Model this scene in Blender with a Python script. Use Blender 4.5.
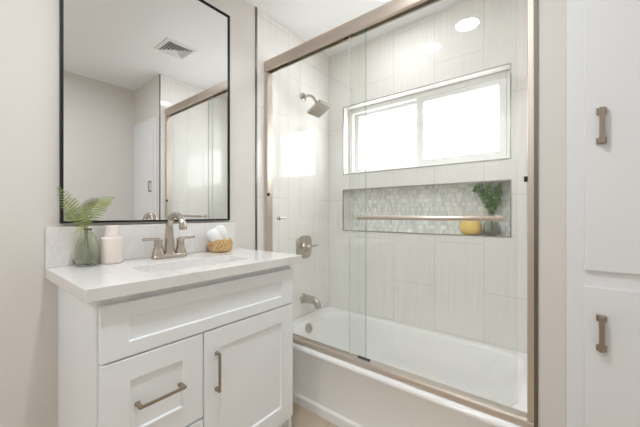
import bpy, bmesh, math, random
from mathutils import Vector, Matrix
random.seed(7)
PI = math.pi
S = bpy.context.scene
COL = S.collection
for o in list(bpy.data.objects):
    bpy.data.objects.remove(o)

# ---------------------------------------------------------------- camera
cam_d = bpy.data.cameras.new('camera')
cam_d.sensor_width = 36.0
cam_d.lens = 300.44 / 640 * 36.0
cam_d.clip_start = 0.02
cam = bpy.data.objects.new('camera', cam_d)
COL.objects.link(cam)
cam.location = (1.6068, 0.0, 1.17)
cam.rotation_euler = (PI / 2, 0, math.radians(38.7444))
cam_d.shift_y = 0.37 / 640
S.camera = cam

# ---------------------------------------------------------------- world, light levels, exposure
W_SKY = 1.0            # daylight outside
W_WINDOW = 2.9         # daylight leaving the obscured window glass
W_ROOM = 165.0          # room downlight and the added rear fill light
W_SHOWER = 40.0        # downlight over the tub
S.view_settings.view_transform = 'Standard'
S.view_settings.look = 'None'
S.view_settings.gamma = 1.0
S.view_settings.use_curve_mapping = False
S.view_settings.exposure = 0.79
world = bpy.data.worlds.new('world')
S.world = world
world.use_nodes = True
world.node_tree.nodes['Background'].inputs['Color'].default_value = (0.94, 0.97, 1.0, 1)
world.node_tree.nodes['Background'].inputs['Strength'].default_value = W_SKY
try:
    S.cycles.use_denoising = True
    S.cycles.max_bounces = 16
    S.cycles.diffuse_bounces = 10
    S.cycles.glossy_bounces = 8
    S.cycles.transmission_bounces = 12
    S.cycles.transparent_max_bounces = 24
    S.cycles.sample_clamp_indirect = 6.0
except Exception:
    pass


# ---------------------------------------------------------------- materials
def new_mat(name):
    m = bpy.data.materials.new(name)
    m.use_nodes = True
    nt = m.node_tree
    b = nt.nodes['Principled BSDF']
    return m, nt, b


def simple(name, col, rough=0.5, metal=0.0, noise=0.0, nscale=8.0, bump=0.0, bscale=60.0, spec=0.5, coat=0.0):
    m, nt, b = new_mat(name)
    b.inputs['Base Color'].default_value = (*col, 1)
    b.inputs['Roughness'].default_value = rough
    b.inputs['Metallic'].default_value = metal
    b.inputs['Specular IOR Level'].default_value = spec
    b.inputs['Coat Weight'].default_value = coat
    tc = nt.nodes.new('ShaderNodeTexCoord')
    if noise:
        n = nt.nodes.new('ShaderNodeTexNoise')
        n.inputs['Scale'].default_value = nscale
        n.inputs['Detail'].default_value = 4
        nt.links.new(tc.outputs['Object'], n.inputs['Vector'])
        mx = nt.nodes.new('ShaderNodeMix')
        mx.data_type = 'RGBA'
        mx.inputs[6].default_value = (*[c * (1 - noise) for c in col], 1)
        mx.inputs[7].default_value = (*[min(1, c * (1 + noise)) for c in col], 1)
        nt.links.new(n.outputs['Fac'], mx.inputs[0])
        nt.links.new(mx.outputs[2], b.inputs['Base Color'])
    if bump:
        n = nt.nodes.new('ShaderNodeTexNoise')
        n.inputs['Scale'].default_value = bscale
        n.inputs['Detail'].default_value = 3
        nt.links.new(tc.outputs['Object'], n.inputs['Vector'])
        bp = nt.nodes.new('ShaderNodeBump')
        bp.inputs['Strength'].default_value = bump
        bp.inputs['Distance'].default_value = 0.002
        nt.links.new(n.outputs['Fac'], bp.inputs['Height'])
        nt.links.new(bp.outputs['Normal'], b.inputs['Normal'])
    return m


def emit(name, col, strength):
    m, nt, b = new_mat(name)
    b.inputs['Base Color'].default_value = (0.8, 0.8, 0.8, 1)
    b.inputs['Roughness'].default_value = 0.3
    b.inputs['Emission Color'].default_value = (*col, 1)
    b.inputs['Emission Strength'].default_value = strength
    return m


TILE = (0.84, 0.822, 0.80)
TW, TH = 0.617, 0.3065


def tile_mat(name, axis, off_h, off_v, grout=True):
    """tall stacked tiles with fine vertical linen streaks; axis is the horizontal world axis"""
    m, nt, b = new_mat(name)
    L = nt.links
    g = nt.nodes.new('ShaderNodeNewGeometry')
    sep = nt.nodes.new('ShaderNodeSeparateXYZ')
    L.new(g.outputs['Position'], sep.inputs[0])
    h = sep.outputs['X' if axis == 'x' else 'Y']
    z = sep.outputs['Z']

    def math_(op, a, v):
        n = nt.nodes.new('ShaderNodeMath')
        n.operation = op
        L.new(a, n.inputs[0])
        n.inputs[1].default_value = v
        return n.outputs[0]
    # linen streaks
    comb = nt.nodes.new('ShaderNodeCombineXYZ')
    L.new(math_('MULTIPLY', h, 95.0), comb.inputs[0])
    L.new(math_('MULTIPLY', z, 2.2), comb.inputs[1])
    ns = nt.nodes.new('ShaderNodeTexNoise')
    ns.inputs['Scale'].default_value = 1.0
    ns.inputs['Detail'].default_value = 3.0
    L.new(comb.outputs[0], ns.inputs['Vector'])
    ramp = nt.nodes.new('ShaderNodeValToRGB')
    ramp.color_ramp.elements[0].position = 0.3
    ramp.color_ramp.elements[1].position = 0.7
    ramp.color_ramp.elements[0].color = (*[c * 0.955 for c in TILE], 1)
    ramp.color_ramp.elements[1].color = (*[c * 1.03 for c in TILE], 1)
    L.new(ns.outputs['Fac'], ramp.inputs[0])
    out = ramp.outputs[0]
    if grout:
        c2 = nt.nodes.new('ShaderNodeCombineXYZ')
        L.new(math_('ADD', z, off_v), c2.inputs[0])
        L.new(math_('ADD', h, off_h), c2.inputs[1])
        br = nt.nodes.new('ShaderNodeTexBrick')
        br.offset = 0.5
        br.offset_frequency = 2
        br.squash = 1.0
        br.inputs['Scale'].default_value = 1.0
        br.inputs['Mortar Size'].default_value = 0.0016
        br.inputs['Mortar Smooth'].default_value = 0.1
        br.inputs['Brick Width'].default_value = TW
        br.inputs['Row Height'].default_value = TH
        br.inputs['Color1'].default_value = (1, 1, 1, 1)
        br.inputs['Color2'].default_value = (0.985, 0.98, 0.975, 1)
        br.inputs['Mortar'].default_value = (0.77, 0.755, 0.735, 1)
        L.new(c2.outputs[0], br.inputs['Vector'])
        mx = nt.nodes.new('ShaderNodeMix')
        mx.data_type = 'RGBA'
        mx.blend_type = 'MULTIPLY'
        mx.inputs[0].default_value = 1.0
        L.new(out, mx.inputs[6])
        L.new(br.outputs['Color'], mx.inputs[7])
        out = mx.outputs[2]
        bp = nt.nodes.new('ShaderNodeBump')
        bp.invert = True
        bp.inputs['Strength'].default_value = 0.35
        bp.inputs['Distance'].default_value = 0.001
        L.new(br.outputs['Fac'], bp.inputs['Height'])
        L.new(bp.outputs['Normal'], b.inputs['Normal'])
    L.new(out, b.inputs['Base Color'])
    b.inputs['Roughness'].default_value = 0.05
    b.inputs['Specular IOR Level'].default_value = 0.5
    return m


def mosaic_mat():
    m, nt, b = new_mat('marble_mosaic')
    L = nt.links
    g = nt.nodes.new('ShaderNodeNewGeometry')
    sep = nt.nodes.new('ShaderNodeSeparateXYZ')
    L.new(g.outputs['Position'], sep.inputs[0])
    c2 = nt.nodes.new('ShaderNodeCombineXYZ')
    L.new(sep.outputs['X'], c2.inputs[0])
    L.new(sep.outputs['Z'], c2.inputs[1])
    br = nt.nodes.new('ShaderNodeTexBrick')
    br.offset = 0.5
    br.offset_frequency = 2
    br.inputs['Scale'].default_value = 1.0
    br.inputs['Mortar Size'].default_value = 0.0013
    br.inputs['Mortar Smooth'].default_value = 0.2
    br.inputs['Brick Width'].default_value = 0.0185
    br.inputs['Row Height'].default_value = 0.033
    br.inputs['Color1'].default_value = (0.97, 0.97, 0.955, 1)
    br.inputs['Color2'].default_value = (0.68, 0.69, 0.68, 1)
    br.inputs['Mortar'].default_value = (0.66, 0.655, 0.635, 1)
    L.new(c2.outputs[0], br.inputs['Vector'])
    n = nt.nodes.new('ShaderNodeTexNoise')
    n.inputs['Scale'].default_value = 14.0
    n.inputs['Detail'].default_value = 6.0
    n.inputs['Distortion'].default_value = 1.2
    L.new(g.outputs['Position'], n.inputs['Vector'])
    ramp = nt.nodes.new('ShaderNodeValToRGB')
    ramp.color_ramp.elements[0].position = 0.35
    ramp.color_ramp.elements[0].color = (0.9, 0.9, 0.9, 1)
    ramp.color_ramp.elements[1].position = 0.6
    ramp.color_ramp.elements[1].color = (1, 1, 1, 1)
    L.new(n.outputs['Fac'], ramp.inputs[0])
    mx = nt.nodes.new('ShaderNodeMix')
    mx.data_type = 'RGBA'
    mx.blend_type = 'MULTIPLY'
    mx.inputs[0].default_value = 1.0
    L.new(br.outputs['Color'], mx.inputs[6])
    L.new(ramp.outputs[0], mx.inputs[7])
    L.new(mx.outputs[2], b.inputs['Base Color'])
    b.inputs['Roughness'].default_value = 0.2
    return m


def quartz_mat():
    m, nt, b = new_mat('white_quartz')
    L = nt.links
    g = nt.nodes.new('ShaderNodeNewGeometry')
    n = nt.nodes.new('ShaderNodeTexNoise')
    n.inputs['Scale'].default_value = 2.6
    n.inputs['Detail'].default_value = 7.0
    n.inputs['Roughness'].default_value = 0.6
    n.inputs['Distortion'].default_value = 1.6
    L.new(g.outputs['Position'], n.inputs['Vector'])
    ramp = nt.nodes.new('ShaderNodeValToRGB')
    e = ramp.color_ramp.elements
    e[0].position = 0.0
    e[0].color = (0.77, 0.758, 0.745, 1)
    e[1].position = 1.0
    e[1].color = (0.775, 0.763, 0.75, 1)
    for p, c in ((0.478, (0.77, 0.758, 0.745)), (0.497, (0.715, 0.695, 0.675)), (0.515, (0.77, 0.758, 0.745)), (0.66, (0.755, 0.742, 0.728))):
        x = e.new(p)
        x.color = (*c, 1)
    L.new(n.outputs['Fac'], ramp.inputs[0])
    L.new(ramp.outputs[0], b.inputs['Base Color'])
    b.inputs['Roughness'].default_value = 0.14
    return m


def floor_mat():
    m, nt, b = new_mat('tan_floor_tile')
    L = nt.links
    g = nt.nodes.new('ShaderNodeNewGeometry')
    br = nt.nodes.new('ShaderNodeTexBrick')
    br.offset = 0.5
    br.inputs['Scale'].default_value = 1.0
    br.inputs['Brick Width'].default_value = 1.2
    br.inputs['Row Height'].default_value = 0.2
    br.inputs['Mortar Size'].default_value = 0.0015
    br.inputs['Color1'].default_value = (0.58, 0.485, 0.375, 1)
    br.inputs['Color2'].default_value = (0.53, 0.44, 0.335, 1)
    br.inputs['Mortar'].default_value = (0.30, 0.23, 0.16, 1)
    L.new(g.outputs['Position'], br.inputs['Vector'])
    mp = nt.nodes.new('ShaderNodeMapping')
    mp.inputs['Scale'].default_value = (3, 22, 1)
    L.new(g.outputs['Position'], mp.inputs['Vector'])
    n = nt.nodes.new('ShaderNodeTexNoise')
    n.inputs['Scale'].default_value = 1.5
    n.inputs['Detail'].default_value = 6
    L.new(mp.outputs[0], n.inputs['Vector'])
    ramp = nt.nodes.new('ShaderNodeValToRGB')
    ramp.color_ramp.elements[0].color = (0.78, 0.76, 0.74, 1)
    ramp.color_ramp.elements[1].color = (1.1, 1.1, 1.1, 1)
    L.new(n.outputs['Fac'], ramp.inputs[0])
    mx = nt.nodes.new('ShaderNodeMix')
    mx.data_type = 'RGBA'
    mx.blend_type = 'MULTIPLY'
    mx.inputs[0].default_value = 1.0
    L.new(br.outputs['Color'], mx.inputs[6])
    L.new(ramp.outputs[0], mx.inputs[7])
    L.new(mx.outputs[2], b.inputs['Base Color'])
    b.inputs['Roughness'].default_value = 0.4
    return m


def thin_glass(name, tint, r0=0.04):
    """a glass face: clear, with a mirror reflection that grows at grazing angles"""
    m = bpy.data.materials.new(name)
    m.use_nodes = True
    nt = m.node_tree
    nt.nodes.clear()
    L = nt.links
    out = nt.nodes.new('ShaderNodeOutputMaterial')
    tr = nt.nodes.new('ShaderNodeBsdfTransparent')
    tr.inputs['Color'].default_value = (*tint, 1)
    gl = nt.nodes.new('ShaderNodeBsdfGlossy')
    gl.inputs['Roughness'].default_value = 0.0
    gl.inputs['Color'].default_value = (1, 1, 1, 1)
    lw = nt.nodes.new('ShaderNodeLayerWeight')
    lw.inputs['Blend'].default_value = 0.5
    p = nt.nodes.new('ShaderNodeMath')
    p.operation = 'POWER'
    L.new(lw.outputs['Facing'], p.inputs[0])
    p.inputs[1].default_value = 5.0
    ma = nt.nodes.new('ShaderNodeMath')
    ma.operation = 'MULTIPLY_ADD'
    L.new(p.outputs[0], ma.inputs[0])
    ma.inputs[1].default_value = 1.0 - r0
    ma.inputs[2].default_value = r0
    mix = nt.nodes.new('ShaderNodeMixShader')
    L.new(ma.outputs[0], mix.inputs[0])
    L.new(tr.outputs[0], mix.inputs[1])
    L.new(gl.outputs[0], mix.inputs[2])
    L.new(mix.outputs[0], out.inputs['Surface'])
    return m


def real_glass(name, col, ior=1.45, rough=0.0):
    m, nt, b = new_mat(name)
    b.inputs['Base Color'].default_value = (*col, 1)
    b.inputs['Roughness'].default_value = rough
    b.inputs['IOR'].default_value = ior
    b.inputs['Transmission Weight'].default_value = 1.0
    return m


M = {}
M['paint'] = simple('greige_wall_paint', (0.69, 0.663, 0.628), 0.75, bump=0.06, bscale=180)
M['ceiling'] = simple('white_ceiling_paint', (0.885, 0.89, 0.895), 0.85)
M['vanity'] = simple('white_cabinet_lacquer', (0.875, 0.90, 0.93), 0.36)
M['cabinet'] = simple('white_built_in_lacquer', (0.76, 0.77, 0.78), 0.42)
M['dark_gap'] = simple('shadow_gap', (0.10, 0.10, 0.10), 0.8)
M['tile_x'] = tile_mat('cream_tile_back', 'x', 0.0, -0.67 + TW / 2)
M['tile_y'] = tile_mat('cream_tile_side', 'y', -1.312 + TH, -0.67 + 0.0)
M['tile_plain'] = tile_mat('cream_tile_return', 'y', 0, 0, grout=False)
M['mosaic'] = mosaic_mat()
M['quartz'] = quartz_mat()
M['floor'] = floor_mat()
M['tub'] = simple('white_tub_enamel', (0.89, 0.885, 0.88), 0.10, coat=0.3)
M['ceramic'] = simple('white_ceramic', (0.86, 0.86, 0.85), 0.08)
M['nickel'] = simple('brushed_nickel', (0.54, 0.49, 0.43), 0.27, 1.0)
M['champagne'] = simple('champagne_metal', (0.66, 0.58, 0.51), 0.36, 1.0)
M['bronze'] = simple('satin_bronze_pull', (0.40, 0.34, 0.275), 0.38, 1.0)
M['trim'] = simple('dark_metal_tile_edge', (0.20, 0.188, 0.172), 0.4, 1.0)
M['trim_soft'] = simple('satin_metal_tile_edge', (0.36, 0.345, 0.32), 0.4, 1.0)
M['trim_black'] = simple('black_metal_frame', (0.012, 0.012, 0.012), 0.5, spec=0.2)
M['rubber'] = simple('black_rubber', (0.02, 0.02, 0.02), 0.6)
M['mirror'] = simple('mirror_silver', (0.88, 0.89, 0.89), 0.0, 1.0)
M['vinyl'] = simple('white_vinyl', (0.84, 0.84, 0.83), 0.3)
M['window_glow'] = emit('obscured_daylit_glass', (0.97, 0.985, 1.0), W_WINDOW)
M['lamp'] = emit('downlight_lens', (0.93, 0.97, 1.02), W_ROOM)
M['lamp_shower'] = emit('shower_downlight_lens', (0.94, 0.97, 1.0), W_SHOWER)
M['white_trim'] = simple('white_plastic', (0.82, 0.82, 0.81), 0.45)
M['vent_dark'] = simple('vent_interior', (0.30, 0.29, 0.285), 0.8)
M['glass'] = thin_glass('shower_glass', (0.972, 0.983, 0.973), 0.035)
M['glass_edge'] = simple('green_glass_edge', (0.22, 0.28, 0.245), 0.15)
M['glass_edge_pale'] = simple('pale_glass_edge', (0.62, 0.68, 0.64), 0.15)  # same glass edge; lightening from being seen through the pane is in the colour
M['green_glass'] = real_glass('green_bottle_glass', (0.895, 0.92, 0.83))
M['clear_glass'] = real_glass('smoky_clear_glass', (0.90, 0.93, 0.91))
M['jar'] = simple('cream_stoneware', (0.80, 0.72, 0.66), 0.35, noise=0.05, nscale=30)
M['jar_neck'] = simple('pale_pink_glaze', (0.84, 0.77, 0.74), 0.25)
M['yellow'] = simple('yellow_glaze', (0.86, 0.60, 0.18), 0.4, noise=0.08, nscale=40)
M['fern'] = simple('fern_green', (0.29, 0.34, 0.125), 0.5, noise=0.4, nscale=45)
M['leaf'] = simple('leaf_green', (0.23, 0.41, 0.155), 0.4, noise=0.4, nscale=40)
M['stem'] = simple('stem_green', (0.22, 0.26, 0.10), 0.5)
M['wicker'] = simple('woven_straw', (0.64, 0.44, 0.215), 0.65, noise=0.4, nscale=70, bump=0.6, bscale=220)
M['towel'] = simple('white_terry', (0.86, 0.86, 0.86), 0.95, bump=1.0, bscale=420)


# ---------------------------------------------------------------- mesh helpers
def box(bm, x0, x1, y0, y1, z0, z1, mi=0):
    vs = [bm.verts.new((x, y, z)) for x in (x0, x1) for y in (y0, y1) for z in (z0, z1)]
    fs = []
    for f in ((0, 1, 3, 2), (4, 6, 7, 5), (0, 4, 5, 1), (2, 3, 7, 6), (0, 2, 6, 4), (1, 5, 7, 3)):
        fc = bm.faces.new([vs[i] for i in f])
        fc.material_index = mi
        fs.append(fc)
    return fs


def loft(bm, loops, cap0=True, cap1=True, closed=True):
    rings = [[bm.verts.new(p) for p in lp] for lp in loops]
    n = len(rings[0])
    for a, b in zip(rings[:-1], rings[1:]):
        for i in range(n if closed else n - 1):
            j = (i + 1) % n
            bm.faces.new((a[i], a[j], b[j], b[i]))
    if cap0:
        bm.faces.new(list(reversed(rings[0])))
    if cap1:
        bm.faces.new(rings[-1])


def lathe(bm, prof, c=(0, 0, 0), n=32, cap0=True, cap1=True, mod=None):
    """prof: (radius, z) pairs from bottom to top about a vertical axis"""
    loops = []
    for r, z in prof:
        lp = []
        for i in range(n):
            t = 2 * PI * i / n
            rr = r + (mod(t, z) if mod else 0)
            lp.append((c[0] + rr * math.cos(t), c[1] + rr * math.sin(t), c[2] + z))
        loops.append(lp)
    loft(bm, loops, cap0, cap1)


def frame_axes(d):
    d = d.normalized()
    up = Vector((0, 0, 1)) if abs(d.z) < 0.95 else Vector((1, 0, 0))
    a = d.cross(up).normalized()
    return a, d.cross(a).normalized()


def tube(bm, pts, rad, n=14, caps=True, squash=None):
    pts = [Vector(p) for p in pts]
    if not isinstance(rad, (list, tuple)):
        rad = [rad] * len(pts)
    loops = []
    pa = None
    for i, p in enumerate(pts):
        d = (pts[min(i + 1, len(pts) - 1)] - pts[max(i - 1, 0)]).normalized()
        if pa is None:
            a, b = frame_axes(d)
        else:
            a = (pa - d * pa.dot(d)).normalized()
            b = d.cross(a).normalized()
        pa = a
        sa, sb = squash[i] if squash else (1, 1)
        loops.append([p + (a * math.cos(2 * PI * k / n) * sa + b * math.sin(2 * PI * k / n) * sb) * rad[i] for k in range(n)])
    loft(bm, loops, caps, caps)


def catmull(pts, k=6):
    pts = [Vector(p) for p in pts]
    out = []
    for i in range(len(pts) - 1):
        p0 = pts[max(i - 1, 0)]
        p1, p2 = pts[i], pts[i + 1]
        p3 = pts[min(i + 2, len(pts) - 1)]
        for s in range(k):
            t = s / k
            out.append(0.5 * ((2 * p1) + (p2 - p0) * t + (2 * p0 - 5 * p1 + 4 * p2 - p3) * t * t + (3 * p1 - p0 - 3 * p2 + p3) * t ** 3))
    out.append(pts[-1])
    return out


def rrect(x0, x1, y0, y1, r, z, n=8):
    pts = []
    for cx, cy, a0 in ((x1 - r, y1 - r, 0), (x0 + r, y1 - r, PI / 2), (x0 + r, y0 + r, PI), (x1 - r, y0 + r, 1.5 * PI)):
        for i in range(n + 1):
            a = a0 + PI / 2 * i / n
            pts.append((cx + r * math.cos(a), cy + r * math.sin(a), z))
    return pts


def thing(name, loc, label, cat, group=None):
    o = bpy.data.objects.new(name, None)
    o.empty_display_size = 0.05
    o.location = loc
    COL.objects.link(o)
    o['label'] = label
    o['category'] = cat
    if group:
        o['group'] = group
    return o


def origin_of(o):
    v = Vector((0, 0, 0))
    while o is not None:
        v += o.location
        o = o.parent
    return v


def obj(name, bm, mats, parent=None, bevel=0.0, smooth=False, label=None, seg=2, subsurf=0):
    """world-space bmesh -> ONE linked mesh object, under parent when given"""
    bmesh.ops.recalc_face_normals(bm, faces=bm.faces)
    if parent is not None:
        org = origin_of(parent)
    else:
        xs = [v.co for v in bm.verts]
        lo = Vector([min(c[i] for c in xs) for i in range(3)])
        hi = Vector([max(c[i] for c in xs) for i in range(3)])
        org = Vector(((lo.x + hi.x) / 2, (lo.y + hi.y) / 2, lo.z))
    for v in bm.verts:
        v.co -= org
    me = bpy.data.meshes.new(name)
    bm.to_mesh(me)
    bm.free()
    if not isinstance(mats, (list, tuple)):
        mats = [mats]
    for m in mats:
        me.materials.append(m)
    o = bpy.data.objects.new(name, me)
    COL.objects.link(o)
    if parent is not None:
        o.parent = parent
    else:
        o.location = org
    if smooth:
        for p in me.polygons:
            p.use_smooth = True
        if smooth != 'all':
            me.set_sharp_from_angle(angle=math.radians(smooth if smooth is not True else 40))
    if bevel:
        b = o.modifiers.new('bevel', 'BEVEL')
        b.width = bevel
        b.segments = seg
        b.limit_method = 'ANGLE'
        b.angle_limit = math.radians(40)
    if subsurf:
        s = o.modifiers.new('subsurf', 'SUBSURF')
        s.levels = s.render_levels = subsurf
    if label:
        o['label'] = label
    return o


def tag(o, label, cat, group=None):
    o['label'] = label
    o['category'] = cat
    if group:
        o['group'] = group
    return o


def struct(name, bm, mats, parent=None, **kw):
    o = obj(name, bm, mats, parent, **kw)
    if parent is None:
        o['kind'] = 'structure'
    return o


def B(*a):
    bm = bmesh.new()
    box(bm, *a)
    return bm


# ---------------------------------------------------------------- key dimensions
CZ = 2.564            # ceiling
TL = 1.530            # tub length: tiled end wall face
YB = 2.1307           # tiled back wall
RX = 2.19             # opposite wall
FY = -1.7             # wall behind the camera
YP = 1.338            # face of the partition and linen closet
YT = 1.312            # edge of the tile on the left wall
WX0, WX1, WZ0, WZ1 = 0.151, 1.372, 1.5025, 2.080
NX0, NX1, NZ0, NZ1 = 0.148, 1.373, 1.027, 1.377

# ================================================================ STRUCTURE
struct('floor', B(-0.1, 2.3, FY - 0.1, 2.35, -0.08, 0.0), M['floor'])
struct('ceiling', B(-0.1, 2.3, FY - 0.1, 2.40, CZ, CZ + 0.08), M['ceiling'])
struct('wall_left', B(-0.1, 0.0, FY - 0.1, YT, 0, CZ), M['paint'])
struct('wall_shower_left', B(-0.1, 0.0, YT, YB, 0, CZ), M['tile_y'])
struct('wall_right', B(RX, RX + 0.1, FY - 0.1, 2.35, 0, CZ), M['paint'])
struct('wall_front', B(-0.1, RX + 0.1, FY - 0.1, FY, 0, CZ), M['paint'])

# tiled back wall with the window opening and the niche
bm = bmesh.new()
for a in ((-0.1, NX0, 0, CZ), (NX1, RX, 0, CZ)):
    box(bm, a[0], a[1], YB, 2.34, a[2], a[3])
box(bm, NX0, NX1, YB, 2.34, 0, NZ0)
box(bm, NX0, NX1, YB, 2.34, NZ1, WZ0)
box(bm, NX0, NX1, YB, 2.34, WZ1, CZ)
box(bm, NX0, NX1, 2.235, 2.34, NZ0, NZ1)
bm.normal_update()
for f in bm.faces:
    if abs(f.normal.y) < 0.5:
        f.material_index = 1
struct('wall_back', bm, [M['tile_x'], M['tile_plain']])
struct('wall_niche', B(NX0, NX1, 2.228, 2.235, NZ0, NZ1), M['mosaic'])

# partition at the tub's end and the wall over the linen closet
struct('wall_shower_right', B(TL, TL + 0.010, YP + 0.002, YB, 0, CZ), M['tile_y'])
struct('wall_partition', B(TL + 0.010, 1.620, YP, YB, 0, CZ), M['paint'])
struct('wall_closet', B(1.620, RX, YP, YP + 0.10, 2.16, CZ), M['paint'])

# dark metal tile edging
struct('trim_1', B(0.0, 0.006, YT - 0.006, YT + 0.006, 0, CZ), M['trim'])
struct('trim_2', B(TL + 0.0005, TL + 0.012, YP - 0.006, YP + 0.0018, 0, CZ), M['trim'])
for nm, (x0, x1, z0, z1) in (('trim_3', (WX0, WX1, WZ0, WZ1)), ('trim_4', (NX0, NX1, NZ0, NZ1))):
    bm = bmesh.new()
    e, y0, y1 = 0.006, YB - 0.003, YB + 0.006
    box(bm, x0 - 0.001, x0 + e, y0, y1, z0, z1)
    box(bm, x1 - e, x1 + 0.001, y0, y1, z0, z1)
    box(bm, x0 + e, x1 - e, y0, y1, z0 - 0.001, z0 + e)
    box(bm, x0 + e, x1 - e, y0, y1, z1 - e, z1 + 0.001)
    struct(nm, bm, M['trim_soft'])

# sliding window
wy = 2.222
win = bpy.data.objects.new('window_1', None)
win.location = ((WX0 + WX1) / 2, wy, WZ0)
win['kind'] = 'structure'
COL.objects.link(win)


def frame_bm(x0, x1, z0, z1, y0, y1, l, r, b, t):
    bm = bmesh.new()
    box(bm, x0, x0 + l, y0, y1, z0, z1)
    box(bm, x1 - r, x1, y0, y1, z0, z1)
    box(bm, x0 + l, x1 - r, y0, y1, z0, z0 + b)
    box(bm, x0 + l, x1 - r, y0, y1, z1 - t, z1)
    return bm


obj('window_frame', frame_bm(WX0 + .002, WX1 - .002, WZ0 + .002, WZ1 - .002, wy, wy + 0.11, .036, .030, .030, .038), M['vinyl'], win, bevel=0.003)
obj('window_sash', frame_bm(.190, .795, 1.535, 2.040, wy + 0.045, wy + 0.075, .036, .050, .022, .026), M['vinyl'], win, bevel=0.002)
obj('window_sash', frame_bm(.755, 1.338, 1.535, 2.040, wy + 0.006, wy + 0.040, .050, .044, .040, .038), M['vinyl'], win, bevel=0.002)
obj('window_pane', B(.227, .745, wy + .058, wy + .062, 1.558, 2.013), M['window_glow'], win)
obj('window_pane', B(.806, 1.293, wy + .022, wy + .026, 1.576, 2.001), M['window_glow'], win)

# ================================================================ BATHTUB
tub = thing('bathtub', (0.765, 1.74, 0.0), 'white alcove bathtub with plain apron behind the sliding glass shower doors', 'bathtub')
x0, x1, y1 = 0.001, TL - 0.001, YB - 0.001
bm = bmesh.new()
L = []
for (yf, z) in ((1.352, 0.0), (1.352, 0.050), (1.366, 0.060), (1.366, 0.318), (1.358, 0.328), (1.356, 0.338), (1.359, 0.347), (1.368, 0.352)):
    L.append(rrect(x0, x1, yf, y1, 0.004, z))
ix0, ix1, iy0, iy1 = 0.085, 1.462, 1.452, 2.072
L.append(rrect(ix0 - .012, ix1 + .012, iy0 - .012, iy1 + .012, 0.150, 0.352))
L.append(rrect(ix0 - .004, ix1 + .004, iy0 - .004, iy1 + .004, 0.150, 0.349))
L.append(rrect(ix0 + .004, ix1 - .006, iy0 + .003, iy1 - .003, 0.150, 0.340))
L.append(rrect(ix0 + .016, ix1 - .040, iy0 + .014, iy1 - .012, 0.150, 0.29))
L.append(rrect(ix0 + .032, ix1 - .110, iy0 + .030, iy1 - .030, 0.155, 0.20))
L.append(rrect(ix0 + .050, ix1 - .185, iy0 + .048, iy1 - .048, 0.155, 0.115))
L.append(rrect(ix0 + .070, ix1 - .225, iy0 + .070, iy1 - .070, 0.150, 0.082))
L.append(rrect(ix0 + .110, ix1 - .270, iy0 + .110, iy1 - .110, 0.120, 0.066))
L.append(rrect(ix0 + .160, ix1 - .330, iy0 + .160, iy1 - .160, 0.090, 0.062))
loft(bm, L)
obj('tub_shell', bm, M['tub'], tub, smooth=50)
bm = bmesh.new()
c = Vector((0.100, 1.735, 0.296))
ax = Vector((1, 0, 0.25)).normalized()
tube(bm, [c + ax * t for t in (0.0, 0.009, 0.013, 0.0135)], [0.036, 0.036, 0.031, 0.012], n=28)
tube(bm, [c + ax * 0.013, c + ax * 0.019], [0.010, 0.009], n=16)
obj('overflow_plate', bm, M['nickel'], tub, smooth=True)
bm = bmesh.new()
lathe(bm, [(0.032, 0), (0.032, 0.004), (0.024, 0.007)], (0.33, 1.762, 0.0625), 24)
obj('drain', bm, M['nickel'], tub, smooth=True)

# ================================================================ SLIDING SHOWER DOORS
GY = 1.41
sd = thing('sliding_shower_door', (0.765, GY, 0.353), 'pair of sliding clear glass shower doors in champagne metal track along the tub', 'shower door')
bm = bmesh.new()
prof = [(1.383, 2.158), (1.380, 2.166), (1.380, 2.220), (1.386, 2.228), (1.428, 2.230), (1.436, 2.222), (1.436, 2.158), (1.428, 2.152), (1.424, 2.156), (1.424, 2.205), (1.390, 2.205), (1.390, 2.152)]
loft(bm, [[(x, y, z) for y, z in prof] for x in (0.0015, TL - 0.0015)])
header = obj('header_rail', bm, M['champagne'], sd, smooth=30)
for x in (0.165, 0.690):
    obj('roller_bracket', B(x - .035, x + .035, 1.402, 1.414, 2.142, 2.172), M['bronze'], header)
for x0, x1 in ((0.0015, 0.032), (TL - 0.024, TL - 0.0015)):
    bm = bmesh.new()
    box(bm, x0, x1, 1.384, 1.434, 0.386, 2.151)
    j = obj('wall_jamb', bm, M['champagne'], sd, bevel=0.003)
    xb = (x1, x1 + .012) if x0 < 0.5 else (x0 - .010, x0)
    obj('bumper', B(xb[0], xb[1], 1.379, 1.397, 1.293, 1.313), M['rubber'], j, bevel=0.002)
bm = bmesh.new()
prof = [(1.384, 0.3535), (1.384, 0.372), (1.388, 0.380), (1.396, 0.385), (1.436, 0.385), (1.436, 0.3535)]
loft(bm, [[(x, y, z) for y, z in prof] for x in (0.0015, TL - 0.0015)])
track = obj('bottom_track', bm, M['champagne'], sd, smooth=30)
obj('door_guide', B(0.742, 0.818, 1.4035, 1.410, 0.3855, 0.399), M['rubber'], track, bevel=0.002)


def glass_panel(x0, x1, y0, y1, z0, z1):
    bm = bmesh.new()
    box(bm, x0, x1, y0, y1, z0, z1)
    bm.normal_update()
    for f in bm.faces:
        if abs(f.normal.y) < 0.5:
            f.material_index = 1
    return bm


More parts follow.
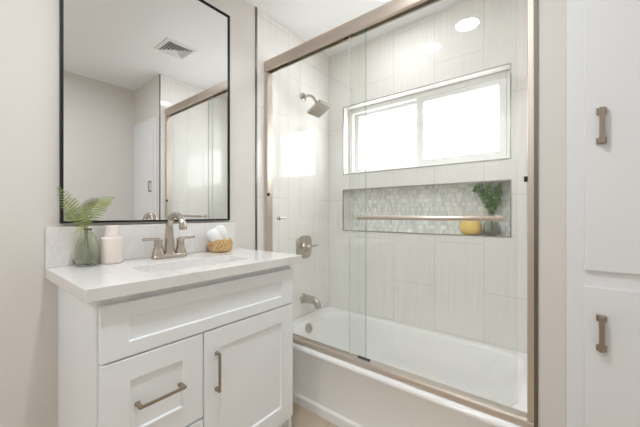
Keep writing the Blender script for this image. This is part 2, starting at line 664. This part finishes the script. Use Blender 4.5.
pl = obj('glass_panel', glass_panel(0.020, 0.788, 1.412, 1.418, 0.389, 2.172), [M['glass'], M['glass_edge']], sd, label='left glass panel with a small finger knob')
pr = obj('glass_panel', glass_panel(0.695, 1.4725, 1.394, 1.400, 0.389, 2.172), [M['glass'], M['glass_edge_pale']], sd, label='right glass panel carrying the towel bar')
bm = bmesh.new()
kx, kz = 0.112, 1.140
tube(bm, [(kx, 1.4125, kz), (kx, 1.407, kz), (kx, 1.405, kz)], [0.010, 0.010, 0.007], n=20)
tube(bm, [(kx, 1.4185, kz), (kx, 1.424, kz)], [0.013, 0.013], n=20)
tube(bm, [(kx, 1.424, kz), (kx, 1.478, kz)], [0.006, 0.006], n=14)
obj('finger_knob', bm, M['nickel'], pl, smooth=True)
bm = bmesh.new()
bz, by = 1.151, 1.348
tube(bm, [(0.772, by, bz), (0.776, by, bz), (1.430, by, bz), (1.434, by, bz)], [0.007, 0.010, 0.010, 0.007], n=18)
for x in (0.800, 1.408):
    tube(bm, [(x, by, bz), (x, 1.388, bz), (x, 1.389, bz), (x, 1.3935, bz)], [0.009, 0.009, 0.014, 0.014], n=16)
    tube(bm, [(x, 1.4005, bz), (x, 1.405, bz)], [0.014, 0.012], n=16)
obj('towel_bar', bm, M['champagne'], pr, smooth=True)

# ================================================================ SHOWER FITTINGS
PY = 1.785
sh = thing('shower_fixture', (0.0, PY, 2.10), 'square brushed nickel shower head on a bent arm high on the tiled wall', 'shower head')
bm = bmesh.new()
tube(bm, [(0.0005, PY, 2.101), (0.008, PY, 2.101), (0.013, PY, 2.101)], [0.034, 0.032, 0.018], n=28)
obj('wall_flange', bm, M['nickel'], sh, smooth=True)
bm = bmesh.new()
tube(bm, catmull([(0.013, PY, 2.101), (0.060, PY, 2.099), (0.095, PY, 2.083), (0.120, PY, 2.055), (0.138, PY, 2.026)], 6), 0.0105, n=16)
obj('shower_arm', bm, M['nickel'], sh, smooth=True)
th = math.radians(26)
u = Vector((math.cos(th), 0, math.sin(th)))
w = Vector((0, 1, 0))
nrm = Vector((math.sin(th), 0, -math.cos(th)))      # spray direction
cc = Vector((0.166, PY, 1.972))
hs = 0.072


def plate(bm, c, s, t0, t1, r=0.008):
    lp = rrect(-s, s, -s, s, r, 0, 4)
    loft(bm, [[c + u * p[0] + w * p[1] + nrm * t for p in lp] for t in (t0, t1)])


bm = bmesh.new()
plate(bm, cc, hs, -0.006, 0.010)
lp = rrect(-.055, .055, -.055, .055, .02, 0, 4)
lq = rrect(-.020, .020, -.020, .020, .0199, 0, 4)
loft(bm, [[cc + u * p[0] + w * p[1] - nrm * 0.006 for p in lp], [cc + u * p[0] + w * p[1] - nrm * 0.022 for p in lq], [cc + u * p[0] * .8 + w * p[1] * .8 - nrm * 0.045 for p in lq]])
sp = obj('spray_plate', bm, M['nickel'], sh, smooth=30)
bm = bmesh.new()
for i in range(6):
    for k in range(6):
        p = cc + u * (i - 2.5) * .021 + w * (k - 2.5) * .021 + nrm * 0.0095
        tube(bm, [p, p + nrm * 0.003], [0.0052, 0.004], n=8)
obj('spray_nozzles', bm, M['rubber'], sp)

va = thing('shower_valve', (0.0, PY, 0.905), 'brushed nickel shower valve with rounded square plate and slim lever', 'shower valve')
bm = bmesh.new()
vc = 1.795
lp = lambda s, r, x: [(x, vc + p[0], 0.905 + p[1]) for p in rrect(-s, s, -s, s, r, 0, 10)]
loft(bm, [lp(.091, .055, .0005), lp(.091, .055, .006), lp(.085, .052, .011), lp(.05, .045, .013)])
obj('valve_plate', bm, M['nickel'], va, smooth=35)
bm = bmesh.new()
tube(bm, [(.012, vc, .905), (.018, vc, .905), (.040, vc, .906), (.062, vc, .908), (.070, vc, .909)], [.040, .033, .024, .020, .014], n=26)
obj('valve_hub', bm, M['nickel'], va, smooth=True)
bm = bmesh.new()
tube(bm, [(.058, vc, .910), (.064, vc + .03, .913), (.068, vc + .07, .916), (.070, vc + .095, .918)], [.009, .007, .0062, .0055], n=14)
obj('lever', bm, M['nickel'], va, smooth=True)

ts = thing('tub_spout', (0.0, PY, 0.49), 'brushed nickel tub spout curving down over the end of the tub', 'tub spout')
bm = bmesh.new()
tube(bm, [(.0005, PY + .005, .495), (.006, PY + .005, .495), (.010, PY + .005, .495)], [.040, .038, .033], n=26)
obj('spout_flange', bm, M['nickel'], ts, smooth=True)
bm = bmesh.new()
pts = catmull([(.008, PY + .005, .495), (.060, PY + .005, .498), (.110, PY + .005, .496), (.142, PY + .005, .480), (.155, PY + .005, .445)], 6)
tube(bm, pts, [.034 - .010 * i / (len(pts) - 1) for i in range(len(pts))], n=20)
obj('spout_body', bm, M['nickel'], ts, smooth=True)

# ================================================================ VANITY
FX0, FX1 = 0.503, 0.5225
van = thing('vanity_cabinet', (0.26, 0.71, 0.0), 'white shaker bathroom vanity cabinet under the quartz countertop', 'cabinet')
bm = bmesh.new()
yl, yr = 0.288, 1.136
box(bm, 0.001, FX0 - 0.002, yl, yl + 0.018, 0.0, 0.914)          # sides
box(bm, 0.001, FX0 - 0.002, yr - 0.018, yr, 0.0, 0.914)
box(bm, 0.001, 0.44, yl + 0.018, yr - 0.018, 0.10, 0.118)          # bottom
box(bm, 0.001, 0.012, yl + 0.018, yr - 0.018, 0.118, 0.914)      # back
box(bm, 0.44, 0.452, yl + 0.018, yr - 0.018, 0.0, 0.118)          # toe kick
box(bm, 0.452, FX0 - 0.002, yl + 0.018, yr - 0.018, 0.100, 0.118)
for a in ((0.695, 0.725), (0.362, 0.392), (0.876, 0.914)):
    box(bm, 0.44, FX0 - 0.004, yl + 0.018, yr - 0.018, a[0], a[1])
box(bm, 0.44, FX0 - 0.004, 0.612, 0.646, 0.118, 0.695)
obj('cabinet_body', bm, M['vanity'], van)


def shaker_x(xa, xb, y0, y1, z0, z1, py0, py1, pz0, pz1, d=0.009):
    """door or drawer front facing +x with a recessed panel"""
    bm = bmesh.new()
    q = lambda x, a, b, c, e: [bm.verts.new(p) for p in ((x, a, c), (x, b, c), (x, b, e), (x, a, e))]
    back, front = q(xa, y0, y1, z0, z1), q(xb, y0, y1, z0, z1)
    rim, pan = q(xb, py0, py1, pz0, pz1), q(xb - d, py0 + .002, py1 - .002, pz0 + .002, pz1 - .002)
    for r0, r1 in ((back, front), (front, rim), (rim, pan)):
        for i in range(4):
            bm.faces.new((r0[i], r0[(i + 1) % 4], r1[(i + 1) % 4], r1[i]))
    bm.faces.new(back)
    bm.faces.new(pan)
    return bm


def pull(bm, c, along, out, ln, w=0.0105, post=0.030, foot=0.62, fl=1.35, fd=0.005):
    """square bar pull: centre on the face, along = bar direction, out = away from the face"""
    c, along, out = Vector(c), Vector(along).normalized(), Vector(out).normalized()
    side = along.cross(out)

    def bar(p, a, l0, l1, b, b0, b1, s, h):
        vs = []
        for i in (l0, l1):
            for j in (b0, b1):
                for k in (-h, h):
                    vs.append(bm.verts.new(p + a * i + b * j + s * k))
        for f in ((0, 1, 3, 2), (4, 6, 7, 5), (0, 4, 5, 1), (2, 3, 7, 6), (0, 2, 6, 4), (1, 5, 7, 3)):
            bm.faces.new([vs[i] for i in f])
    bar(c, along, -ln / 2, ln / 2, out, post - w * 0.6, post, side, w / 2)
    for s in (-1, 1):
        a0, a1 = sorted((s * ln / 2, s * (ln / 2 - w * 1.1)))
        bar(c, along, a0, a1, out, 0.0, post - w * 0.6, side, w / 2)
        if foot:
            b0, b1 = sorted((s * (ln / 2 + .001), s * (ln / 2 - w * fl)))
            bar(c, along, b0, b1, out, 0.0, fd, side, w * foot)


obj('false_drawer_front', shaker_x(FX0, FX1, .292, 1.126, .712, .888, .370, 1.048, .758, .835), M['vanity'], van, bevel=0.0015)
for z0, z1, p0, p1, zh in ((.382, .705, .461, .632, .544), (.128, .373, .205, .300, .252)):
    d = obj('drawer', shaker_x(FX0, FX1, .292, .625, z0, z1, .372, .547, p0, p1), M['vanity'], van, bevel=0.0015)
    bm = bmesh.new()
    pull(bm, (FX1 - .009, .468, zh), (0, 1, 0), (1, 0, 0), .156, post=.038)
    obj('bar_pull', bm, M['bronze'], d, bevel=0.0015, label='bronze bar pull')
d = obj('cabinet_door', shaker_x(FX0, FX1, .631, 1.126, .128, .705, .708, 1.046, .205, .628), M['vanity'], van, bevel=0.0015)
bm = bmesh.new()
pull(bm, (FX1, .682, .538), (0, 0, 1), (1, 0, 0), .156)
obj('bar_pull', bm, M['bronze'], d, bevel=0.0015, label='bronze bar pull')

# countertop with the sink cut-out
CT0, CT1 = 0.9145, 0.954
SX0, SX1, SY0, SY1 = 0.240, 0.440, 0.465, 0.925
bm = bmesh.new()
oy0, oy1, ox0, ox1 = 0.2484, 1.1649, 0.0015, 0.5525


def slab_with_hole(bm, n=8):
    hole = rrect(SX0, SX1, SY0, SY1, 0.030, 0, n)
    outer = []
    cx, cy = (SX0 + SX1) / 2, (SY0 + SY1) / 2
    for (cxn, cyn) in ((ox1, oy1), (ox0, oy1), (ox0, oy0), (ox1, oy0)):
        outer += [(cxn, cyn)] * (n + 1)
    rings = []
    for z in (CT1, CT0):
        h = [bm.verts.new((p[0], p[1], z)) for p in hole]
        corner = [bm.verts.new((x, y, z)) for x, y in ((ox1, oy1), (ox0, oy1), (ox0, oy0), (ox1, oy0))]
        rings.append((h, corner))
    N = len(hole)
    for h, cr in rings:
        for q in range(4):
            arc = [h[q * (n + 1) + i] for i in range(n + 1)]
            for i in range(n):
                bm.faces.new((cr[q], arc[i], arc[i + 1]))
            bm.faces.new((cr[q], arc[-1], h[((q + 1) * (n + 1)) % N], cr[(q + 1) % 4]))
    for i in range(N):
        j = (i + 1) % N
        bm.faces.new((rings[0][0][i], rings[0][0][j], rings[1][0][j], rings[1][0][i]))
    for q in range(4):
        r = (q + 1) % 4
        bm.faces.new((rings[0][1][q], rings[0][1][r], rings[1][1][r], rings[1][1][q]))


slab_with_hole(bm)
tag(obj('countertop', bm, M['quartz'], bevel=0.0015), 'white quartz vanity countertop with a rectangular sink opening', 'countertop')
tag(obj('backsplash', B(0.0015, 0.014, 0.2484, 1.134, CT1 + .0005, 1.118), M['quartz'], bevel=0.0015), 'low white quartz backsplash along the wall below the black framed mirror', 'backsplash')

bm = bmesh.new()
r0 = 0.033
loops = [rrect(SX0 - .022, SX1 + .022, SY0 - .022, SY1 + .022, .05, .9135),
         rrect(SX0 - .004, SX1 + .004, SY0 - .004, SY1 + .004, .034, .9135),
         rrect(SX0 + .004, SX1 - .004, SY0 + .004, SY1 - .004, .034, .880),
         rrect(SX0 + .014, SX1 - .014, SY0 + .016, SY1 - .016, .040, .815),
         rrect(SX0 + .045, SX1 - .045, SY0 + .060, SY1 - .060, .040, .795),
         rrect(SX0 + .090, SX1 - .090, SY0 + .200, SY1 - .200, .018, .790)]
outer = [rrect(SX0 + .06, SX1 - .06, SY0 + .1, SY1 - .1, .03, .778),
         rrect(SX0 - .002, SX1 + .002, SY0 + .0, SY1 - .0, .05, .800),
         rrect(SX0 - .014, SX1 + .014, SY0 - .014, SY1 + .014, .05, .880)]
loft(bm, outer + loops)
sk = thing('sink', (0.34, 0.70, 0.79), 'white rectangular undermount sink basin set below the countertop opening', 'sink')
obj('basin', bm, M['ceramic'], sk, smooth=50)
bm = bmesh.new()
lathe(bm, [(0.022, 0), (0.022, 0.004), (0.015, 0.006)], (0.34, 0.695, 0.7905), 24)
obj('drain', bm, M['nickel'], sk, smooth=True)

# ================================================================ FAUCET
FXc, FYc = 0.096, 0.694
fa = thing('faucet', (FXc, FYc, CT1), 'brushed nickel two-handle faucet with high arched spout on the countertop', 'faucet')
bm = bmesh.new()
z = CT1 + .0006
loft(bm, [rrect(FXc - .029, FXc + .029, FYc - .084, FYc + .084, .028, z), rrect(FXc - .029, FXc + .029, FYc - .084, FYc + .084, .028, z + .012),
          rrect(FXc - .024, FXc + .024, FYc - .078, FYc + .078, .0235, z + .020), rrect(FXc - .018, FXc + .018, FYc - .072, FYc + .072, .0175, z + .022)])
obj('base_plate', bm, M['nickel'], fa, smooth=40)
bm = bmesh.new()
pts = catmull([(FXc, FYc, .970), (FXc - .002, FYc, 1.010), (FXc - .004, FYc, 1.070), (FXc + .000, FYc, 1.117), (FXc + .022, FYc, 1.151), (FXc + .062, FYc, 1.164), (FXc + .102, FYc, 1.155), (FXc + .127, FYc, 1.132), (FXc + .134, FYc, 1.108)], 6)
n = len(pts)
rad = [.0285 - .0135 * min(1, i / (n * .42)) ** .8 for i in range(n)]
tube(bm, pts, rad, n=20)
tube(bm, [(FXc + .1305, FYc, 1.120), (FXc + .1340, FYc, 1.106), (FXc + .1355, FYc, 1.097)], [.0175, .0175, .0165], n=18)
obj('spout', bm, M['nickel'], fa, smooth=True)
for s in (-1, 1):
    hy = FYc + s * .054
    bm = bmesh.new()
    lathe(bm, [(.028, .016), (.0265, .030), (.021, .045), (.0185, .060), (.0180, .078), (.0195, .088), (.0170, .096), (.006, .100)], (FXc, hy, CT1), 22)
    obj('handle_hub', bm, M['nickel'], fa, smooth=True)
    bm = bmesh.new()
    zt = CT1 + .094
    pts = catmull([(FXc, hy - s * .010, zt - .004), (FXc + .002, hy + s * .014, zt), (FXc + .006, hy + s * .044, zt - .002 + (.004 if s < 0 else .002)), (FXc + .010, hy + s * .070, zt + .002)], 5)
    tube(bm, pts, [.010 + .0 * i for i in range(len(pts))], n=14, squash=[(1.0, .7) for _ in pts])
    obj('lever', bm, M['nickel'], fa, smooth=True)

# ================================================================ MIRROR
mi = thing('wall_mirror', (0.0, 0.693, 1.131), 'tall rectangular wall mirror with a thin black frame above the vanity', 'mirror')
bm = bmesh.new()
my0, my1, mz0, mz1, mw = .293, 1.094, 1.131, 2.386, .009
for a in ((my0, my0 + mw, mz0, mz1), (my1 - mw, my1, mz0, mz1), (my0 + mw, my1 - mw, mz0, mz0 + mw), (my0 + mw, my1 - mw, mz1 - mw, mz1)):
    box(bm, .001, .020, *a)
obj('mirror_frame', bm, M['trim_black'], mi)
obj('mirror_glass', B(.002, .013, my0 + mw, my1 - mw, mz0 + mw, mz1 - mw), M['mirror'], mi)

# ================================================================ LINEN CLOSET
li = thing('linen_cabinet', (1.90, YP, 0.0), 'tall white built-in linen cabinet with two stacked doors at the right', 'cabinet')
lx0, lx1, lz = 1.6205, RX - .001, 2.158
bm = bmesh.new()
fy0, fy1 = YP - .006, YP + .014
box(bm, lx0, 1.700, fy0, fy1, 0.0, lz)
box(bm, 2.110, lx1, fy0, fy1, 0.0, lz)
for a in ((0.0, .11), (.90, 1.015), (2.09, lz)):
    box(bm, 1.700, 2.110, fy0, fy1, *a)
obj('face_frame', bm, M['cabinet'], li)
bm = bmesh.new()
box(bm, lx0 + .001, lx0 + .016, fy1, YP + .50, .0, lz - .001)
box(bm, lx1 - .016, lx1, fy1, YP + .50, .0, lz - .001)
box(bm, lx0 + .016, lx1 - .016, YP + .488, YP + .50, .0, lz - .001)
box(bm, lx0 + .016, lx1 - .016, fy1, YP + .488, .07, .085)
box(bm, lx0 + .016, lx1 - .016, YP + .10, YP + .488, lz - .016, lz - .001)
obj('cabinet_body', bm, M['cabinet'], li)
for z0, z1, zc, lab in ((.984, 2.120, 1.452, 'upper door'), (.078, .932, .788, 'lower door')):
    bm = bmesh.new()
    box(bm, 1.6675, 2.146, fy0 - .012, fy0 - .0005, z0, z1)
    d = obj('cabinet_door', bm, M['cabinet'], li, bevel=0.0025, label=lab)
    bm = bmesh.new()
    pull(bm, (1.7075, fy0 - .012, zc), (0, 0, 1), (0, -1, 0), .112, w=.0135, post=.026, foot=.95, fl=1.3, fd=.012)
    obj('bar_pull', bm, M['bronze'], d, bevel=0.0015, label='bronze bar pull')

# ================================================================ CEILING FITTINGS
for (x, y, key, lab) in ((1.068, 0.39, 'lamp', 'round recessed ceiling downlight over the floor in front of the vanity'),
                         (0.750, 1.715, 'lamp_shower', 'round recessed ceiling downlight centred over the tub'),
                         (0.700, -1.40, 'lamp', 'added unseen ceiling downlight for fill at the rear of the room behind the camera')):  # rear one is an assumed fitting, added as fill light
    t = thing('ceiling_light', (x, y, CZ), lab, 'light', 'recessed ceiling downlights')
    bm = bmesh.new()
    n = 40
    ring = lambda r, z: [(x + r * math.cos(2 * PI * i / n), y + r * math.sin(2 * PI * i / n), z) for i in range(n)]
    loft(bm, [ring(.076, CZ - .0008), ring(.094, CZ - .0008), ring(.092, CZ - .004), ring(.078, CZ - .006), ring(.076, CZ - .0008)], False, False)
    obj('trim_ring', bm, M['white_trim'], t, smooth=True)
    bm = bmesh.new()
    loft(bm, [ring(.0755, CZ - .0006), ring(.0755, CZ - .0012)])
    obj('lens', bm, M[key], t)

vt = thing('ceiling_vent', (0.965, 1.222, CZ), 'square white ceiling air vent with stepped louvers, seen in the mirror', 'vent')
vx, vy = 0.965, 1.222


def sq(r, z):
    return [(vx - r, vy - r, z), (vx + r, vy - r, z), (vx + r, vy + r, z), (vx - r, vy + r, z)]


bm = bmesh.new()
loft(bm, [sq(.098, CZ - .001), sq(.126, CZ - .001), sq(.124, CZ - .007), sq(.100, CZ - .012), sq(.098, CZ - .001)], False, False)
obj('vent_frame', bm, M['white_trim'], vt)
bm = bmesh.new()
loft(bm, [sq(.097, CZ - .0005), sq(.097, CZ - .0025)])
obj('vent_backing', bm, M['vent_dark'], vt)
for r in (.094, .072, .050, .028):
    bm = bmesh.new()
    loft(bm, [sq(r, CZ - .018), sq(r - .016, CZ - .004), sq(r - .0175, CZ - .004), sq(r - .0015, CZ - .018), sq(r, CZ - .018)], False, False)
    obj('louver', bm, M['white_trim'], vt)

# ================================================================ COUNTERTOP DECOR
VX, VY = 0.067, 0.366
bm = bmesh.new()
po = [(.030, .000), (.040, .004), (.0438, .014), (.0445, .036), (.0436, .068), (.0415, .089), (.038, .107), (.0325, .122), (.0245, .134), (.0185, .141), (.0175, .147), (.0198, .154)]
pi = [(.0175, .154), (.0152, .147), (.0162, .139), (.0222, .132), (.0302, .120), (.0358, .105), (.0392, .088), (.0413, .068), (.0421, .036), (.040, .016), (.034, .010), (.010, .008)]
lathe(bm, po + pi, (VX, VY, CT1 + .0006), 40)
tag(obj('bottle_vase', bm, M['green_glass'], smooth='all'), 'small green glass bottle vase holding fern fronds on the left of the countertop', 'vase')


def frond(name, ctrl, n_pairs, lmax, label, face=Vector((1, -0.35, 0.15)), droop=0.25, side_l=1.0, side_r=1.0, start=0.30):
    t = thing(name, ctrl[0], label, 'fern', 'fern fronds in the green vase')
    path = catmull(ctrl, 12)
    n = len(path)
    bm = bmesh.new()
    tube(bm, path, [.0014 - .0010 * i / (n - 1) for i in range(n)], n=6)
    obj('stem', bm, M['stem'], t, smooth=True)
    bm = bmesh.new()
    fc = face.normalized()
    for k in range(n_pairs):
        s = start + (1 - start) * (k + .3) / n_pairs
        f = s * (n - 1)
        i = min(int(f), n - 2)
        p = path[i].lerp(path[i + 1], f - i)
        d = (path[i + 1] - path[i]).normalized()
        side = d.cross(fc).normalized()
        nn = side.cross(d).normalized()
        q = (s - start) / (1 - start)
        ln = lmax * (math.sin(PI * min(1, .30 + .70 * q) ** .9) * .95 + .05) * random.uniform(.88, 1.08)
        for sg, mul in ((-1, side_l), (1, side_r)):
            lnn = ln * mul
            if lnn < .003:
                continue
            a = (side * sg * .86 + d * .50).normalized()
            wd = max(.0018, lnn * .080)
            b = a.cross(nn).normalized()
            up = nn * random.uniform(-.05, .12)
            rows = []
            for q_, w_ in ((0, .35), (.2, .9), (.5, 1.0), (.8, .62), (1.0, .06)):
                cpt = p + (a + up) * lnn * q_ - Vector((0, 0, 1)) * droop * lnn * q_ * q_
                rows.append((bm.verts.new(cpt - b * wd * w_), bm.verts.new(cpt + nn * wd * .35 * w_), bm.verts.new(cpt + b * wd * w_)))
            for r0_, r1_ in zip(rows[:-1], rows[1:]):
                bm.faces.new((r0_[0], r0_[1], r1_[1], r1_[0]))
                bm.faces.new((r0_[1], r0_[2], r1_[2], r1_[1]))
    obj('leaflets', bm, M['fern'], t, smooth='all')
    return t


neck = Vector((VX, VY, CT1 + .148))
low = Vector((VX, VY, CT1 + .075))
frond('fern_frond', [low + Vector((.006, .004, .0)), neck + Vector((.003, -.004, 0)), (VX + .012, .338, 1.160), (VX + .014, .303, 1.222), (VX + .012, .272, 1.276)], 18, .050, 'longest fern frond in the green vase, leaning left across the mirror frame', side_r=1.0, side_l=.85)
frond('fern_frond', [low + Vector((-.004, .008, -.01)), neck + Vector((.004, .004, 0)), (VX + .022, .374, 1.168), (VX + .030, .395, 1.216), (VX + .036, .424, 1.236), (VX + .040, .457, 1.243)], 18, .046, 'fern frond in the green vase arching to the right with a drooping tip', side_l=.55, side_r=1.05, droop=.3)
frond('fern_frond', [low + Vector((.008, -.008, .01)), neck + Vector((.008, 0, 0)), (VX + .030, .358, 1.150), (VX + .042, .352, 1.185), (VX + .050, .352, 1.215)], 12, .036, 'short upright fern frond in the middle of the green vase', face=Vector((1, .2, .1)))
frond('fern_frond', [low + Vector((-.006, -.004, .02)), neck + Vector((.006, -.006, 0)), (VX + .030, .350, 1.118), (VX + .036, .334, 1.106), (VX + .038, .322, 1.088)], 12, .016, 'small fern frond drooping over the left of the vase neck')

JX, JY = 0.067, 0.457
jr = thing('stoneware_jar', (JX, JY, CT1 + .0006), 'cream stoneware bottle jar with pale pink neck beside the green vase', 'jar')
bm = bmesh.new()
lathe(bm, [(.038, .0006), (.041, .003), (.0425, .010), (.0435, .060), (.0435, .102), (.0420, .110), (.034, .116), (.028, .118)], (JX, JY, CT1), 36)
obj('jar_body', bm, M['jar'], jr, smooth=True)
bm = bmesh.new()
lathe(bm, [(.029, .1185), (.0275, .126), (.0275, .158), (.0285, .162), (.0265, .165), (.022, .165), (.022, .135)], (JX, JY, CT1), 32)
obj('jar_neck', bm, M['jar_neck'], jr, smooth=True)

BX, BY = 0.088, 0.985
bk = thing('woven_basket', (BX, BY, CT1 + .0006), 'small round woven straw basket with two rolled towels on the countertop', 'basket')
bm = bmesh.new()
rows = 48
H = .068
prof_o, mods = [], {}
for i in range(rows + 1):
    z = H * i / rows
    r = .056 + .007 * math.sin(PI * min(1, i / rows * .8)) + (-.012 * (1 - i / 8) ** 2 if i < 8 else 0)
    prof_o.append((r, z + .0012))
weave = lambda t, z: .0048 * (math.sin(20 * t + (PI if int(z / .0115) % 2 else 0) + z * 120) * abs(math.sin(PI * z / .0115)) ** .5)
loops = []
N = 156
for r, z in prof_o:
    loops.append([(BX + (r + weave(2 * PI * k / N, z)) * math.cos(2 * PI * k / N), BY + (r + weave(2 * PI * k / N, z)) * math.sin(2 * PI * k / N), CT1 + z) for k in range(N)])
for r, z in ((.0535, H - .001), (.050, .006), (.010, .005)):
    loops.append([(BX + r * math.cos(2 * PI * k / N), BY + r * math.sin(2 * PI * k / N), CT1 + z) for k in range(N)])
loft(bm, loops)
obj('basket_body', bm, M['wicker'], bk, smooth='all')
bm = bmesh.new()
pts = [(BX + .058 * math.cos(2 * PI * k / 60), BY + .058 * math.sin(2 * PI * k / 60), CT1 + H + .0015 + .0012 * math.sin(k * 3.3)) for k in range(61)]
tube(bm, pts, .0042, n=8)
obj('braided_rim', bm, M['wicker'], bk, smooth=True)
for s in (-1, 1):
    bm = bmesh.new()
    tube(bm, catmull([(BX + .012, BY + s * .060, CT1 + .052), (BX + .012, BY + s * .074, CT1 + .050), (BX, BY + s * .078, CT1 + .044), (BX - .012, BY + s * .074, CT1 + .050), (BX - .012, BY + s * .060, CT1 + .052)], 5), .0035, n=8)
    obj('basket_handle', bm, M['wicker'], bk, smooth=True)

for a, b, r, lab in (((BX + .006, .990, CT1 + .020), (BX + .004, .914, CT1 + .124), .034, 'rolled white hand towel on the left in the straw basket, leaning over its rim'),
                     ((BX - .012, 1.024, CT1 + .018), (BX - .020, .982, CT1 + .148), .036, 'taller rolled white hand towel on the right in the straw basket')):
    a, b = Vector(a), Vector(b)
    d = b - a
    bm = bmesh.new()
    ts_ = [0, .01, .05, .15, .4, .7, .84, .92, .97, .995, 1.0]
    rs_ = [.35, .48, .55, .62, .88, 1.0, .96, .85, .66, .40, .12]
    tube(bm, [a + d * t for t in ts_], [r * q for q in rs_], n=28)
    # the outer fold of the roll
    ax1, ax2 = frame_axes(d)
    th0 = .6
    fold = [a + d * t + (ax1 * math.cos(th0) + ax2 * math.sin(th0)) * r * .99 for t in (.45, .6, .72, .84)]
    tube(bm, fold, [.002, .0036, .0036, .0024], n=8)
    tag(obj('rolled_towel', bm, M['towel'], smooth='all'), lab, 'towel', 'rolled towels in the basket')

# ================================================================ NICHE DECOR
NZ = NZ0 + .0066
yx, yy = 1.138, 2.180
bm = bmesh.new()
lathe(bm, [(.036, 0), (.050, .006), (.061, .024), (.0645, .048), (.061, .070), (.052, .090), (.040, .104), (.036, .108), (.037, .116), (.031, .123), (.012, .126)], (yx, yy, NZ), 40,
      mod=lambda t, z: .0012 * math.sin(14 * t) * (1 if z < .1 else 0))
tag(obj('round_jar', bm, M['yellow'], smooth='all'), 'squat round yellow jar in the mosaic niche beside the leafy glass jug', 'jar')

gx, gy = 1.262, 2.180
gv = thing('glass_jug', (gx, gy, NZ), 'smoky clear glass bottle vase of leafy greenery at the niche right end', 'vase')
bm = bmesh.new()
po = [(.034, 0), (.044, .003), (.0465, .012), (.0465, .055), (.043, .074), (.030, .092), (.019, .106), (.0165, .130), (.0185, .150)]
pi = [(.0160, .150), (.0140, .130), (.0165, .107), (.0275, .091), (.0405, .072), (.0440, .055), (.0440, .013), (.030, .009), (.008, .008)]
lathe(bm, po + pi, (gx, gy, NZ), 36)
obj('jug_body', bm, M['clear_glass'], gv, smooth='all')

gp = thing('leafy_sprig', (gx, gy, NZ + .02), 'bushy sprig of small green leaves standing in the glass vase in the niche', 'plant')
bms, bml = bmesh.new(), bmesh.new()
tips = []
for k in range(16):
    ang = 2 * PI * k / 16 + random.uniform(-.2, .2)
    rad_ = random.uniform(.012, .095)
    tip = Vector((gx + rad_ * math.cos(ang) * 1.15 - .006, gy + rad_ * math.sin(ang) * .38 - .006, NZ + random.uniform(.215, .325)))
    tip.y = min(tip.y, 2.212)
    base = Vector((gx + .006 * math.cos(ang), gy + .006 * math.sin(ang), NZ + .022))
    mid = Vector((gx + .008 * math.cos(ang), gy + .008 * math.sin(ang), NZ + .150))
    path = catmull([base, mid, mid.lerp(tip, .5) + Vector((0, 0, .018)), tip], 6)
    tube(bms, path, [.0016 - .0009 * i / (len(path) - 1) for i in range(len(path))], n=6)
    for i in range(8, len(path)):
        for _ in range(4):
            p = path[i] + Vector((random.uniform(-.006, .006), random.uniform(-.006, .006), random.uniform(-.006, .006)))
            a = Vector((random.uniform(-1, 1), random.uniform(-1, .6), random.uniform(-.5, .8))).normalized()
            b, c_ = frame_axes(a)
            ln, wd = random.uniform(.020, .031), random.uniform(.0075, .0115)
            rows_ = []
            ok = True
            for q_, w_ in ((0, .1), (.3, .85), (.6, 1.0), (.85, .6), (1, .05)):
                cpt = p + a * ln * q_ + Vector((0, 0, -.004 * q_ * q_))
                if cpt.y > 2.218 or cpt.z > NZ1 - .01 or cpt.x > NX1 - .012:
                    ok = False
                rows_.append((cpt, b * wd * w_, c_ * wd * .3 * w_))
            if not ok:
                continue
            vr = [(bml.verts.new(c0 - bb), bml.verts.new(c0 + cc_), bml.verts.new(c0 + bb)) for c0, bb, cc_ in rows_]
            for r0_, r1_ in zip(vr[:-1], vr[1:]):
                bml.faces.new((r0_[0], r0_[1], r1_[1], r1_[0]))
                bml.faces.new((r0_[1], r0_[2], r1_[2], r1_[1]))
obj('stems', bms, M['stem'], gp, smooth=True)
obj('leaves', bml, M['leaf'], gp, smooth='all')
